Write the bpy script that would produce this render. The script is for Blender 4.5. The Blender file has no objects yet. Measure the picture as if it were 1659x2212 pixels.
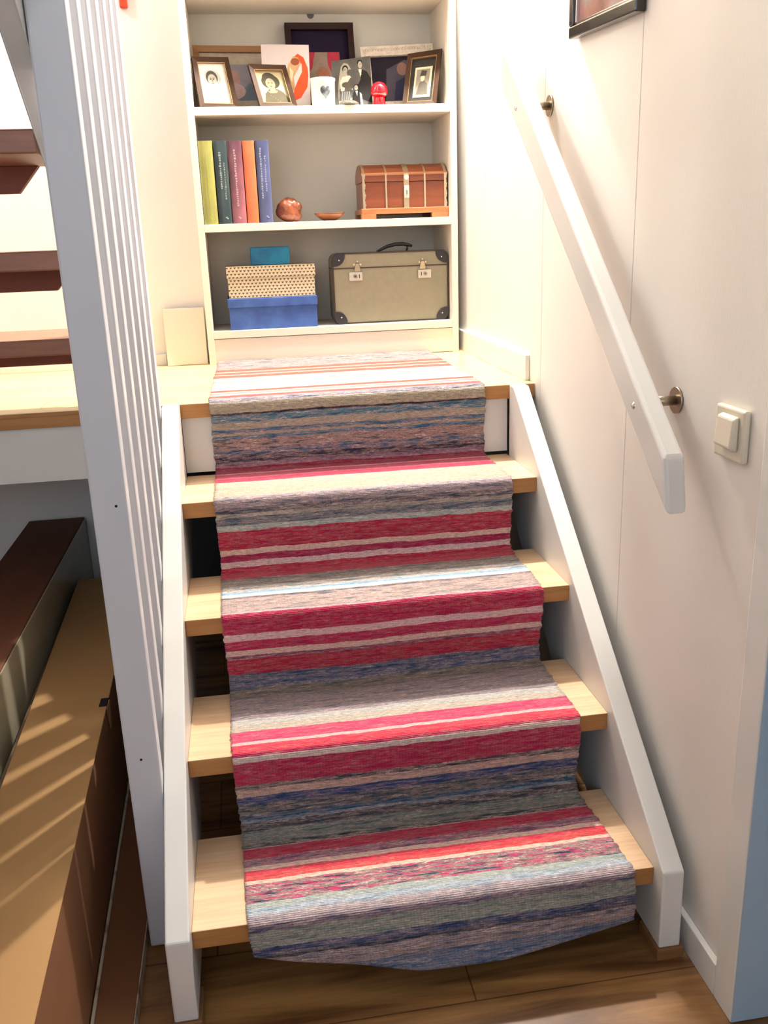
import bpy, bmesh, math, random
from mathutils import Vector, Matrix, noise
random.seed(7)
PI = math.pi
SC = bpy.context.scene
COL = SC.collection

# ------------------------------------------------------------------ camera
cam_d = bpy.data.cameras.new('camera')
cam = bpy.data.objects.new('camera', cam_d)
COL.objects.link(cam)
pitch, yaw, roll, fpx = -0.29765, -0.14671, -0.03579, 1941.52
Fv = Vector((-math.sin(yaw)*math.cos(pitch), math.cos(yaw)*math.cos(pitch), math.sin(pitch)))
R0 = Vector((math.cos(yaw), math.sin(yaw), 0)); U0 = R0.cross(Fv)
Rv = math.cos(roll)*R0 + math.sin(roll)*U0
Uv = -math.sin(roll)*R0 + math.cos(roll)*U0
M = Matrix((Rv, Uv, -Fv)).transposed().to_4x4()
M.translation = Vector((0.1923, -2.1796, 1.2641))
cam.matrix_world = M
cam_d.sensor_fit = 'VERTICAL'; cam_d.sensor_height = 24.0
cam_d.lens = fpx/2212*24.0
cam_d.clip_start = .02
SC.camera = cam

# ------------------------------------------------------------------ light
SC.view_settings.view_transform = 'Standard'
SC.view_settings.look = 'None'
SC.view_settings.gamma = 1.0
SC.view_settings.exposure = 0.08
SC.view_settings.use_curve_mapping = False

W = bpy.data.worlds.new('world'); SC.world = W; W.use_nodes = True
W.node_tree.nodes['Background'].inputs[0].default_value = (.75, .87, 1.0, 1)
W.node_tree.nodes['Background'].inputs[1].default_value = .06

def lamp(name, loc, power, col, radius):
    d = bpy.data.lights.new(name, 'POINT'); d.energy = power; d.color = col; d.shadow_soft_size = radius
    o = bpy.data.objects.new(name, d); COL.objects.link(o); o.location = loc
    return o
lamp('assumed_wall_lamp_light', (.832, .56, 2.48), 245, (1, .94, .87), .03)  # lamp out of view, assumed where the cast shadows point
lamp('assumed_upper_lamp_light', (-.72, .38, 2.62), 30, (1, .96, .92), .06)  # unseen second lamp, assumed and added to brighten the upper left wall
def area(name, loc, target, power, col, sx, sy):
    d = bpy.data.lights.new(name, 'AREA'); d.shape = 'RECTANGLE'; d.size = sx; d.size_y = sy; d.energy = power; d.color = col
    o = bpy.data.objects.new(name, d); COL.objects.link(o); o.location = loc
    o.rotation_euler = (Vector(target)-Vector(loc)).to_track_quat('-Z', 'Y').to_euler()
    return o
area('assumed_window_fill', (-.3, -4.05, 1.75), (.2, 0, .9), 24, (.56, .76, 1.0), 1.8, 1.3)  # added cool fill behind the camera for an assumed window; none is built
area('assumed_side_room_fill', (2.40, -1.9, 1.6), (.9, -1.3, .8), 13, (.66, .83, 1.0), 1.0, 1.4)  # added cool fill on the doorway side; the daylight there is only assumed

# ------------------------------------------------------------------ materials
def lin(h):
    h = h.lstrip('#')
    c = [int(h[i:i+2], 16)/255 for i in (0, 2, 4)]
    return tuple((x/12.92 if x <= .04045 else ((x+.055)/1.055)**2.4) for x in c) + (1,)

def srgb(x): return x/12.92 if x <= .04045 else ((x+.055)/1.055)**2.4

def new_mat(name):
    m = bpy.data.materials.new(name); m.use_nodes = True
    nt = m.node_tree; b = nt.nodes['Principled BSDF']
    return m, nt, b

def N(nt, typ, **kw):
    n = nt.nodes.new(typ)
    for k, v in kw.items():
        if k.startswith('i_'):
            n.inputs[k[2:].replace('_', ' ')].default_value = v
        else:
            setattr(n, k, v)
    return n

def ramp(nt, stops, interp='LINEAR'):
    n = nt.nodes.new('ShaderNodeValToRGB'); cr = n.color_ramp; cr.interpolation = interp
    while len(cr.elements) < len(stops): cr.elements.new(1.0)
    for e, (p, c) in zip(cr.elements, stops):
        e.position = p; e.color = c
    return n

def coords(nt, scale=(1, 1, 1), out='Object'):
    tc = nt.nodes.new('ShaderNodeTexCoord'); mp = nt.nodes.new('ShaderNodeMapping')
    mp.inputs['Scale'].default_value = scale
    nt.links.new(tc.outputs[out], mp.inputs[0])
    return mp.outputs[0]

MATS = {}
def paint(name, hexc, rough=.5, var=.04, scale=6, bump=0.0, bscale=(200, 200, 200), metal=0.0, coat=0.0, spec=.5):
    if name in MATS: return MATS[name]
    m, nt, b = new_mat(name); L = nt.links
    v = coords(nt)
    nz = N(nt, 'ShaderNodeTexNoise'); nz.inputs['Scale'].default_value = scale; nz.inputs['Detail'].default_value = 4
    L.new(v, nz.inputs['Vector'])
    c = lin(hexc)
    lo = tuple(x*(1-var) for x in c[:3])+(1,); hi = tuple(min(1, x*(1+var)) for x in c[:3])+(1,)
    r = ramp(nt, [(.3, lo), (.7, hi)]); L.new(nz.outputs['Fac'], r.inputs[0]); L.new(r.outputs[0], b.inputs['Base Color'])
    b.inputs['Roughness'].default_value = rough; b.inputs['Metallic'].default_value = metal
    b.inputs['Coat Weight'].default_value = coat
    b.inputs['Specular IOR Level'].default_value = spec
    if bump:
        n2 = N(nt, 'ShaderNodeTexNoise'); n2.inputs['Scale'].default_value = 1; n2.inputs['Detail'].default_value = 3
        L.new(coords(nt, bscale), n2.inputs['Vector'])
        bp = nt.nodes.new('ShaderNodeBump'); bp.inputs['Strength'].default_value = bump; bp.inputs['Distance'].default_value = .002
        L.new(n2.outputs['Fac'], bp.inputs['Height']); L.new(bp.outputs[0], b.inputs['Normal'])
    MATS[name] = m; return m

def wood(name, c_lo, c_hi, stretch=(1.5, 18, 18), rough=.45, rings=True, knots=0.0, coat=.0, contrast=(.3, .7), board=None, boardvar=.08):
    """grain runs along the axis with the small stretch"""
    if name in MATS: return MATS[name]
    m, nt, b = new_mat(name); L = nt.links
    v = coords(nt, stretch)
    n1 = N(nt, 'ShaderNodeTexNoise'); n1.inputs['Scale'].default_value = 1.2; n1.inputs['Detail'].default_value = 6; n1.inputs['Roughness'].default_value = .6; n1.inputs['Distortion'].default_value = .6
    L.new(v, n1.inputs['Vector'])
    r = ramp(nt, [(contrast[0], lin(c_lo)), (contrast[1], lin(c_hi))]); L.new(n1.outputs['Fac'], r.inputs[0])
    out = r.outputs[0]
    n2 = N(nt, 'ShaderNodeTexNoise'); n2.inputs['Scale'].default_value = 6; n2.inputs['Detail'].default_value = 2
    L.new(v, n2.inputs['Vector'])
    mx = N(nt, 'ShaderNodeMix', data_type='RGBA', blend_type='MULTIPLY'); mx.inputs['Factor'].default_value = .35
    r2 = ramp(nt, [(.35, (.72, .68, .62, 1)), (.6, (1, 1, 1, 1))]); L.new(n2.outputs['Fac'], r2.inputs[0])
    L.new(out, mx.inputs['A']); L.new(r2.outputs[0], mx.inputs['B']); out = mx.outputs['Result']
    if board:
        br = N(nt, 'ShaderNodeTexBrick'); br.offset = .37; br.inputs['Scale'].default_value = 1
        br.inputs['Brick Width'].default_value = board[0]; br.inputs['Row Height'].default_value = board[1]
        br.inputs['Mortar Size'].default_value = board[2]; br.inputs['Mortar Smooth'].default_value = .1
        br.inputs['Color1'].default_value = (1, 1, 1, 1); br.inputs['Color2'].default_value = (1-boardvar*2.5, 1-boardvar*3, 1-boardvar*3.4, 1); br.inputs['Mortar'].default_value = (.35, .28, .22, 1)
        L.new(coords(nt), br.inputs['Vector'])
        m2 = N(nt, 'ShaderNodeMix', data_type='RGBA', blend_type='MULTIPLY'); m2.inputs['Factor'].default_value = 1
        L.new(out, m2.inputs['A']); L.new(br.outputs['Color'], m2.inputs['B']); out = m2.outputs['Result']
    L.new(out, b.inputs['Base Color'])
    b.inputs['Roughness'].default_value = rough; b.inputs['Coat Weight'].default_value = coat; b.inputs['Coat Roughness'].default_value = .25
    bp = nt.nodes.new('ShaderNodeBump'); bp.inputs['Strength'].default_value = .08; bp.inputs['Distance'].default_value = .001
    L.new(n1.outputs['Fac'], bp.inputs['Height']); L.new(bp.outputs[0], b.inputs['Normal'])
    MATS[name] = m; return m

def two_tone(name, c1, c2, scale=20, stretch=(1, 1, 1), rough=.6, lo=.45, hi=.55, detail=3, c3=None, bump=0, spec=.5):
    if name in MATS: return MATS[name]
    m, nt, b = new_mat(name); L = nt.links
    nz = N(nt, 'ShaderNodeTexNoise'); nz.inputs['Scale'].default_value = scale; nz.inputs['Detail'].default_value = detail
    L.new(coords(nt, stretch), nz.inputs['Vector'])
    st = [(lo, lin(c1)), (hi, lin(c2))]
    if c3: st.append((min(.95, hi+.15), lin(c3)))
    r = ramp(nt, st); L.new(nz.outputs['Fac'], r.inputs[0]); L.new(r.outputs[0], b.inputs['Base Color'])
    b.inputs['Roughness'].default_value = rough; b.inputs['Specular IOR Level'].default_value = spec
    if bump:
        bp = nt.nodes.new('ShaderNodeBump'); bp.inputs['Strength'].default_value = bump; bp.inputs['Distance'].default_value = .002
        L.new(nz.outputs['Fac'], bp.inputs['Height']); L.new(bp.outputs[0], b.inputs['Normal'])
    MATS[name] = m; return m

WALL = paint('wall_paint', 'e2dcd5', .62, .02, 3, bump=.12, bscale=(420, 420, 40))
WALLB = paint('wall_paint_back', 'e4dfda', .65, .02, 3, bump=.08, bscale=(300, 300, 300))
CEIL = paint('ceiling_paint', 'b0aca6', .8, .02, 3)
GLOSS = paint('white_gloss_paint', 'dddcd8', .32, .02, 8, bump=.03, bscale=(60, 60, 60))
GLOSSP = paint('post_paint', 'd2d3d8', .38, .02, 8, bump=.03, bscale=(60, 60, 60))
SHELF = paint('shelf_foil', 'ddd4c4', .42, .015, 4)
SHELFB = paint('shelf_back', 'e0dccf', .6, .02, 4)
PINE = wood('pine_tread', 'dab590', 'ebcfaa', (2, 26, 26), .38, coat=.15, contrast=(.35, .75))
PINEL = wood('pine_landing', 'e4c884', 'f0dca4', (2, 22, 22), .3, coat=.25, board=(1.9, .115, .0012), boardvar=.03)
PINEE = wood('pine_edge_shaded', 'a8743e', 'b98650', (2, 30, 30), .5)  # darker than the tops: shade of the front faces put into the colour
FLOOR = wood('laminate_floor', '5e3a1e', 'b88850', (1.6, 13, 13), .42, contrast=(.34, .66), board=(1.2, .19, .0015), boardvar=.07)
DKTREAD = wood('upper_tread_wood', '8e5c44', '9c6c52', (2, 22, 22), .4)
DKSTRIP = wood('strip_wood', '7a3820', '8a4628', (2, 22, 22), .5)
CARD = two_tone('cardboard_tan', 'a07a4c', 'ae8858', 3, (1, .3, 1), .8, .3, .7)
CARDD = two_tone('cardboard_brown_and_shade', '744a2c', '825634', 3, (1, .3, 1), .8, .3, .7)  # brown carton, and the tall carton's side with its shade in the colour
CARDE = two_tone('cardboard_cut_edge', 'c0b4a0', '8a7458', 60, (.2, .6, .2), .8, .5, .7)
BLACK = paint('matte_black', '1c1a1c', .6, .1, spec=.2)
STEEL = paint('brushed_steel', 'a89c8a', .32, .05, 30, metal=1.0)
CHROME = paint('chrome', 'd8d4d0', .15, .02, metal=1.0)
SATIN = paint('satin_nickel', 'c8c2b6', .35, .03, metal=.25)
BRASS = paint('pale_metal', 'cdbb9c', .3, .05, metal=.9)
PLASTIC = paint('switch_plastic', 'd4cbb8', .28, .01)
BLUEJ = paint('blue_lit_reveal', 'a4bacc', .5, .04, 5)  # cool daylight on the white doorway reveal put into its colour

# ------------------------------------------------------------------ mesh helpers
class MB:
    """collects shapes in world coordinates and builds one mesh object"""
    def __init__(s): s.bm = bmesh.new(); s.mi = 0
    def mat(s, i): s.mi = i; return s
    def face(s, vs):
        f = s.bm.faces.new(vs); f.material_index = s.mi; return f
    def box(s, x0, x1, y0, y1, z0, z1, bev=0.0, seg=2):
        vs = [s.bm.verts.new((x, y, z)) for x in (x0, x1) for y in (y0, y1) for z in (z0, z1)]
        fs = [s.face([vs[i] for i in q]) for q in ((0, 1, 3, 2), (4, 6, 7, 5), (0, 4, 5, 1), (2, 3, 7, 6), (0, 2, 6, 4), (1, 5, 7, 3))]
        s._bev(fs, bev, seg); return s
    def _bev(s, fs, bev, seg):
        if bev > 0:
            es = list({e for f in fs for e in f.edges})
            r = bmesh.ops.bevel(s.bm, geom=es, offset=bev, segments=seg, affect='EDGES', profile=.5)
            for f in r['faces']: f.material_index = s.mi
    def prism(s, pts, axis, a0, a1, bev=0.0, seg=2):
        """pts 2D polygon in the plane normal to axis ('x': (y,z), 'y': (x,z), 'z': (x,y))"""
        def P(p, a): return {'x': (a, p[0], p[1]), 'y': (p[0], a, p[1]), 'z': (p[0], p[1], a)}[axis]
        A = [s.bm.verts.new(P(p, a0)) for p in pts]; B = [s.bm.verts.new(P(p, a1)) for p in pts]
        fs = [s.face(A), s.face(B[::-1])]
        n = len(pts)
        for i in range(n):
            j = (i+1) % n; fs.append(s.face([A[j], A[i], B[i], B[j]]))
        s._bev(fs, bev, seg); return s
    def cyl(s, p0, p1, r0, r1=None, n=24, cap=True):
        if r1 is None: r1 = r0
        p0 = Vector(p0); p1 = Vector(p1); d = (p1-p0).normalized()
        u = d.orthogonal().normalized(); v = d.cross(u)
        A = [s.bm.verts.new(p0+r0*(math.cos(t)*u+math.sin(t)*v)) for t in [2*PI*i/n for i in range(n)]]
        B = [s.bm.verts.new(p1+r1*(math.cos(t)*u+math.sin(t)*v)) for t in [2*PI*i/n for i in range(n)]]
        for i in range(n):
            j = (i+1) % n; f = s.face([A[i], A[j], B[j], B[i]]); f.smooth = True
        if cap: s.face(A[::-1]); s.face(B)
        return s
    def lathe(s, prof, c, n=40, axis='z'):
        """prof: list of (radius, height)"""
        c = Vector(c); rings = []
        for r, h in prof:
            if r < 1e-6: rings.append([s.bm.verts.new(c+Vector((0, 0, h)))])
            else: rings.append([s.bm.verts.new(c+Vector((r*math.cos(2*PI*i/n), r*math.sin(2*PI*i/n), h))) for i in range(n)])
        for A, B in zip(rings, rings[1:]):
            for i in range(n):
                j = (i+1) % n
                if len(A) == 1 and len(B) == 1: continue
                if len(A) == 1: f = s.face([A[0], B[j], B[i]])
                elif len(B) == 1: f = s.face([A[i], A[j], B[0]])
                else: f = s.face([A[i], A[j], B[j], B[i]])
                f.smooth = True
        return s
    def tube(s, pts, r, n=12):
        pts = [Vector(p) for p in pts]; rs = r if isinstance(r, (list, tuple)) else [r]*len(pts); rings = []
        up = Vector((0, 1, 0))
        for i, p in enumerate(pts):
            d = (pts[min(i+1, len(pts)-1)]-pts[max(i-1, 0)]).normalized()
            u = d.cross(up).normalized(); v = u.cross(d)
            rings.append([s.bm.verts.new(p+rs[i]*(math.cos(2*PI*k/n)*u+math.sin(2*PI*k/n)*v)) for k in range(n)])
        for A, B in zip(rings, rings[1:]):
            for k in range(n):
                j = (k+1) % n; f = s.face([A[k], A[j], B[j], B[k]]); f.smooth = True
        s.face(rings[0][::-1]); s.face(rings[-1]); return s
    def ball(s, c, r, sc=(1, 1, 1), sub=3):
        res = bmesh.ops.create_icosphere(s.bm, subdivisions=sub, radius=r, matrix=Matrix.Translation(Vector(c)) @ Matrix.Diagonal((*sc, 1)))
        for v in res['verts']:
            for f in v.link_faces: f.smooth = True; f.material_index = s.mi
        return s
    def build(s, name, mats, parent=None, loc=None, front=0):
        bmesh.ops.recalc_face_normals(s.bm, faces=s.bm.faces)
        if front:
            for f in s.bm.faces:
                if f.normal.y < -.75: f.material_index = front
        if parent is not None: org = world_loc(parent)
        elif loc is not None: org = Vector(loc)
        else:
            xs = [v.co for v in s.bm.verts]
            org = Vector(((min(v.x for v in xs)+max(v.x for v in xs))/2, (min(v.y for v in xs)+max(v.y for v in xs))/2, min(v.z for v in xs)))
        for v in s.bm.verts: v.co -= org
        me = bpy.data.meshes.new(name); s.bm.to_mesh(me); s.bm.free()
        for m in (mats if isinstance(mats, (list, tuple)) else [mats]): me.materials.append(m)
        o = bpy.data.objects.new(name, me); COL.objects.link(o)
        if parent is not None: o.parent = parent
        else: o.location = org
        return o

def world_loc(o):
    v = Vector(o.location); p = o.parent
    while p: v += p.location; p = p.parent
    return v

def tag(o, label, cat, group=None):
    o['label'] = label; o['category'] = cat
    if group: o['group'] = group
    return o
def thing(name, label, cat, loc, group=None):
    o = bpy.data.objects.new(name, None); COL.objects.link(o); o.location = loc; o.empty_display_size = .05
    return tag(o, label, cat, group)
def struct(o): o['kind'] = 'structure'; return o

# ------------------------------------------------------------------ constants of the stair
XL, XR = .0305, .8439
RISE, RUN, LZ = .18166, .22913, .8968
TT, TD = .036, .245
XW = .9122
YB = .7007
CZ = 3.05     # ceiling

# ------------------------------------------------------------------ room shell
struct(MB().box(-1.6, 2.6, -4.2, 1.1, -.06, 0).build('floor', FLOOR))
struct(MB().box(-1.6, 2.6, -4.2, 1.1, CZ, CZ+.05).build('ceiling', CEIL))
# right wall: painted boards with narrow open joints over a backing
b = MB()
seams = [1.0, .477, -.039, -.555, -1.071]
for a, c in zip(seams, seams[1:]):
    b.box(XW, XW+.012, c+.0008, a-.0008, 0, CZ, .0012, 1)
b.box(XW+.010, XW+.10, -1.07, 1.05, 0, CZ)
b.box(XW, XW+.10, -1.98, -1.07, 2.08, CZ)
b.box(XW, XW+.10, -4.2, -1.98, 0, CZ)
struct(b.build('wall_right', WALL))
# back wall: flush part beside the bookcase and the niche behind it
b = MB()
b.box(-1.6, .0834, .765, 1.05, 0, CZ)
b.box(.0834, XW+.05, .992, 1.05, LZ-.05, CZ)
struct(b.build('wall_back', WALLB))
struct(MB().box(-1.68, -1.58, -4.2, 1.05, 0, CZ).build('wall_left', WALLB))
# room beyond the doorway
struct(MB().box(-1.68, 2.6, -4.25, -4.15, 0, CZ).build('wall_front', WALLB))
struct(MB().box(2.5, 2.6, -4.2, 1.05, 0, CZ).build('wall_far', WALLB))
# added dark sheet behind the stairs, shade under the landing put into its colour
struct(MB().box(-.04, XW, .745, .763, 0, LZ-.04).build('wall_shade_under_landing', paint('under_landing_shade', '34302f', .8, .15, 8)))
# door casing and the reveal of the doorway
struct(MB().box(XW-.013, XW+.002, -1.104, -1.046, 0, 2.12, .003).build('trim_1', GLOSS))
struct(MB().box(XW-.0125, XW-.0005, -1.0455, -.86, 0, .0643, .002).build('baseboard_lower_right', GLOSS))
struct(MB().box(XW-.012, XW+.25, -1.106, -1.1045, .004, 2.12).build('door_1', BLUEJ))
struct(MB().box(XW-.0125, XW-.0005, .0467, .98, LZ, LZ+.0643, .0015).build('baseboard_landing', GLOSS))
struct(MB().box(-1.58, -.05, .753, .765, LZ, LZ+.034, .0015).build('baseboard_back', GLOSS))

# ------------------------------------------------------------------ landing
t = thing('landing_platform', 'pine board landing at the top of the stairs with white fascia', 'landing', (-.3, .4, LZ-.036))
b = MB(); b.box(-1.575, XW-.001, 0, .7645, LZ-.036, LZ, .003); b.box(.0838, XW-.001, .7645, .99, LZ-.036, LZ)
b.build('boards', [PINEL, PINEE], t, front=1)
MB().box(-1.575, -.012, -.0035, .0, LZ-.036, LZ-.009, .001).build('nosing', PINEE, t)
b = MB(); b.box(-1.575, XL-.002, .012, .03, .728, LZ-.0365); b.box(XL, XR, .016, .03, .7235, LZ-.0365); b.build('fascia', GLOSS, t)

# ------------------------------------------------------------------ staircase
st = thing('staircase', 'white staircase with pine open treads leading up to the landing', 'staircase', (.44, -.45, 0))
FOOTW = wood('foot_wood', '7c5836', '92683f', (2, 30, 30), .5)
def stringer(x0, x1):
    top0 = (-.030, LZ+.0005)
    pts = [(-.001, LZ+.0005), (-.036, LZ+.0005), (-.951, .1815), (-.953, .024), (-.70, .024), (-.001, .60)]
    return MB().prism(pts, 'x', x0, x1, .003, 2).build('stringer', GLOSS, st)
stringer(XL-.040, XL)
stringer(XR, XR+.040)
for x0 in (XL-.044, XR-.004):
    MB().box(x0, x0+.05, -.957, -.88, 0, .024, .002).build('foot_block', FOOTW, st)
for k in range(1, 5):
    z = LZ-k*RISE
    b = MB(); b.box(XL, XR, -k*RUN, -k*RUN+TD, z-TT, z, .002, 2)
    b.build('tread', [PINE, PINEE], st, front=1)

# ------------------------------------------------------------------ slat screen left of the stair
sc = thing('slat_screen', 'tall white vertical posts standing close together along the left stringer', 'railing', (-.035, -.4, .012))
for i in range(7):
    y0 = -.757+i*.1163
    MB().box(-.066, -.0105, y0, y0+.036, .012 if i < 1 else .30, CZ, .0035, 2).build('post', GLOSSP, sc)
# dark screw heads on the front post
for x, z in ((-.028, .868), (-.040, .408), (-.022, .120)):
    MB().cyl((x, -.7575, z), (x, -.7555, z), .0022, n=10).build('screw', BLACK, sc)

# ------------------------------------------------------------------ upper flight on the left
up = thing('upper_staircase', 'upper flight of dark brown open treads behind the white posts at left', 'staircase', (-.6, -.5, LZ))
for k in range(1, 6):
    z = LZ+k*RISE; yn = -.145-(k-1)*.234
    tr = MB().box(-1.2, -.1005, yn, yn+.25, z-TT, z, .003).build('tread', DKTREAD, up)
    MB().prism([(-1.2, z-TT), (-.145, z-TT), (-.185, z-TT-.046), (-1.2, z-TT-.046)], 'y', yn+.228, yn+.246, .001, 1).build('riser_strip', DKSTRIP, tr)
lo = lambda y: 1.373+(-.82)*(y+.551)-.007
pts = [(-1.5, lo(-1.5)), (-.0, LZ+.03), (.0, LZ+.001), (.25, LZ+.001), (.25, lo(.25)+.26), (-1.5, lo(-1.5)+.24)]
MB().prism(pts, 'x', -.100, -.0675, .003).build('stringer', GLOSS, up)

# ------------------------------------------------------------------ handrail on the right wall
hr = thing('handrail', 'white wooden handrail fixed to the right wall with steel brackets', 'handrail', (.85, -.42, 1.2))
pts = [(-.886, .915), (.043, 1.683), (.040, 1.583), (-.905, .8235)]
MB().prism(pts, 'x', .832, .868, .007, 3).build('rail', GLOSS, hr)
for y, z in ((-.760, .981), (-.077, 1.530)):
    br = MB().cyl((XW-.0045, y, z), (XW-.0002, y, z), .0225, n=36).build('wall_plate', STEEL, hr)
    MB().cyl((.866, y, z), (XW-.004, y, z), .0085, n=20).build('stem', STEEL, br)
    b = MB(); b.lathe([(0, .003), (.004, .0025), (.0065, 0), (.0065, -.001)], (0, 0, 0), 16)
    for v in b.bm.verts: v.co = Vector((.832-v.co.z, y-.003+v.co.y, z-.004+v.co.x))
    b.build('bolt', CHROME, hr)

# ------------------------------------------------------------------ light switch
sw = thing('light_switch', 'cream rocker light switch on the right wall below the handrail end', 'light switch', (XW, -.951, .963))
MB().box(XW-.012, XW-.0003, -.992, -.910, .9235, 1.0035, .004, 3).build('base_plate', PLASTIC, sw)
b = MB(); b.prism([(XW-.012, .994), (XW-.022, .990), (XW-.026, .946), (XW-.012, .940)], 'y', -.980, -.932, .003, 2)
b.build('rocker', PLASTIC, sw)

# ------------------------------------------------------------------ picture on the right wall
pic = thing('wall_picture', 'picture in a glossy black frame hanging on the right wall', 'picture', (XW, -.40, 1.63))
sl = .059  # the frame hangs a little askew
def fr(y, z): return (y, z+sl*(y+.244)) 
y0, y1, z0, z1 = -.565, -.240, 1.632, 1.632+.42
FRBLK = paint('black_lacquer', '1e1714', .22, .1, coat=.3)
b = MB(); w = .022
for (a, c, d, e) in ((y0, y1, z0, z0+w), (y0, y1, z1-w, z1), (y0, y0+w, z0+w, z1-w), (y1-w, y1, z0+w, z1-w)):
    b.prism([fr(a, d), fr(c, d), fr(c, e), fr(a, e)], 'x', XW-.021, XW-.001, .003, 2)
b.build('frame', FRBLK, pic)
b = MB(); w2 = .005; q0, q1, r0, r1 = y0+w, y1-w, z0+w, z1-w
for (a, c, d, e) in ((q0, q1, r0, r0+w2), (q0, q1, r1-w2, r1), (q0, q0+w2, r0+w2, r1-w2), (q1-w2, q1, r0+w2, r1-w2)):
    b.prism([fr(a, d), fr(c, d), fr(c, e), fr(a, e)], 'x', XW-.016, XW-.003, .001, 1)
b.build('inner_rim', CHROME, pic)
PRINT = two_tone('print_red_blue', '5e241e', '8c5a50', 9, (1, 1, .5), .4, .38, .52, 4, '7c8c92')
b = MB(); b.prism([fr(q0, r0), fr(q1, r0), fr(q1, r1), fr(q0, r1)], 'x', XW-.009, XW-.007); b.build('print', PRINT, pic)

# ------------------------------------------------------------------ small red ornament, top left on the wall
o = MB().box(-.079, -.057, .750, .7645, 1.908, 1.975, .003).build('wall_ornament', paint('orange_red', 'c23a14', .5, .1, 30))
tag(o, 'small orange red ornament hanging on the back wall above the posts', 'ornament')

# ------------------------------------------------------------------ white board standing beside the bookcase
b = MB(); b.prism([(.722, LZ+.0005), (.734, LZ+.0005), (.752, LZ+.174), (.740, LZ+.174)], 'x', -.047, .078, .002)
tag(b.build('wooden_board', paint('cream_board', 'd8d0c0', .5, .02)), 'small cream board leaning on the wall left of the bookcase', 'board')

# ------------------------------------------------------------------ bookcase
BX = .0837
bc = thing('bookcase', 'cream bookcase with open shelves standing on the landing', 'bookcase', (BX+.4, YB+.14, LZ))
T = .020; DEP = .28
for x0 in (BX, BX+.8-T):
    MB().box(x0, x0+T, YB, YB+DEP, LZ, LZ+2.02, .0008, 1).build('side_panel', SHELF, bc)
MB().box(BX+T, BX+.8-T, YB+DEP-.006, YB+DEP, LZ+.06, LZ+2.02).build('back_panel', SHELFB, bc)
MB().box(BX+T, BX+.8-T, YB+.004, YB+.02, LZ+.002, .9735).build('plinth', SHELF, bc)
ZA, ZB, ZC, ZD = 1.6394, 1.3150, .9980, 1.961
for z in (ZC, ZB, ZA, ZD, 2.32, 2.62, LZ+2.02):
    b = MB(); b.box(BX+T+.0003, BX+.8-T-.0003, YB+.0005, YB+DEP-.0065, z-.0225, z, .0008, 1)
    b.build('shelf', SHELF, bc)
b = MB(); b.cyl((.481, YB+DEP-.0075, 1.9365), (.481, YB+DEP-.006, 1.9365), .011, n=20); b.build('back_hole', paint('grey_hole', '6a6660', .6), bc)

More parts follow.
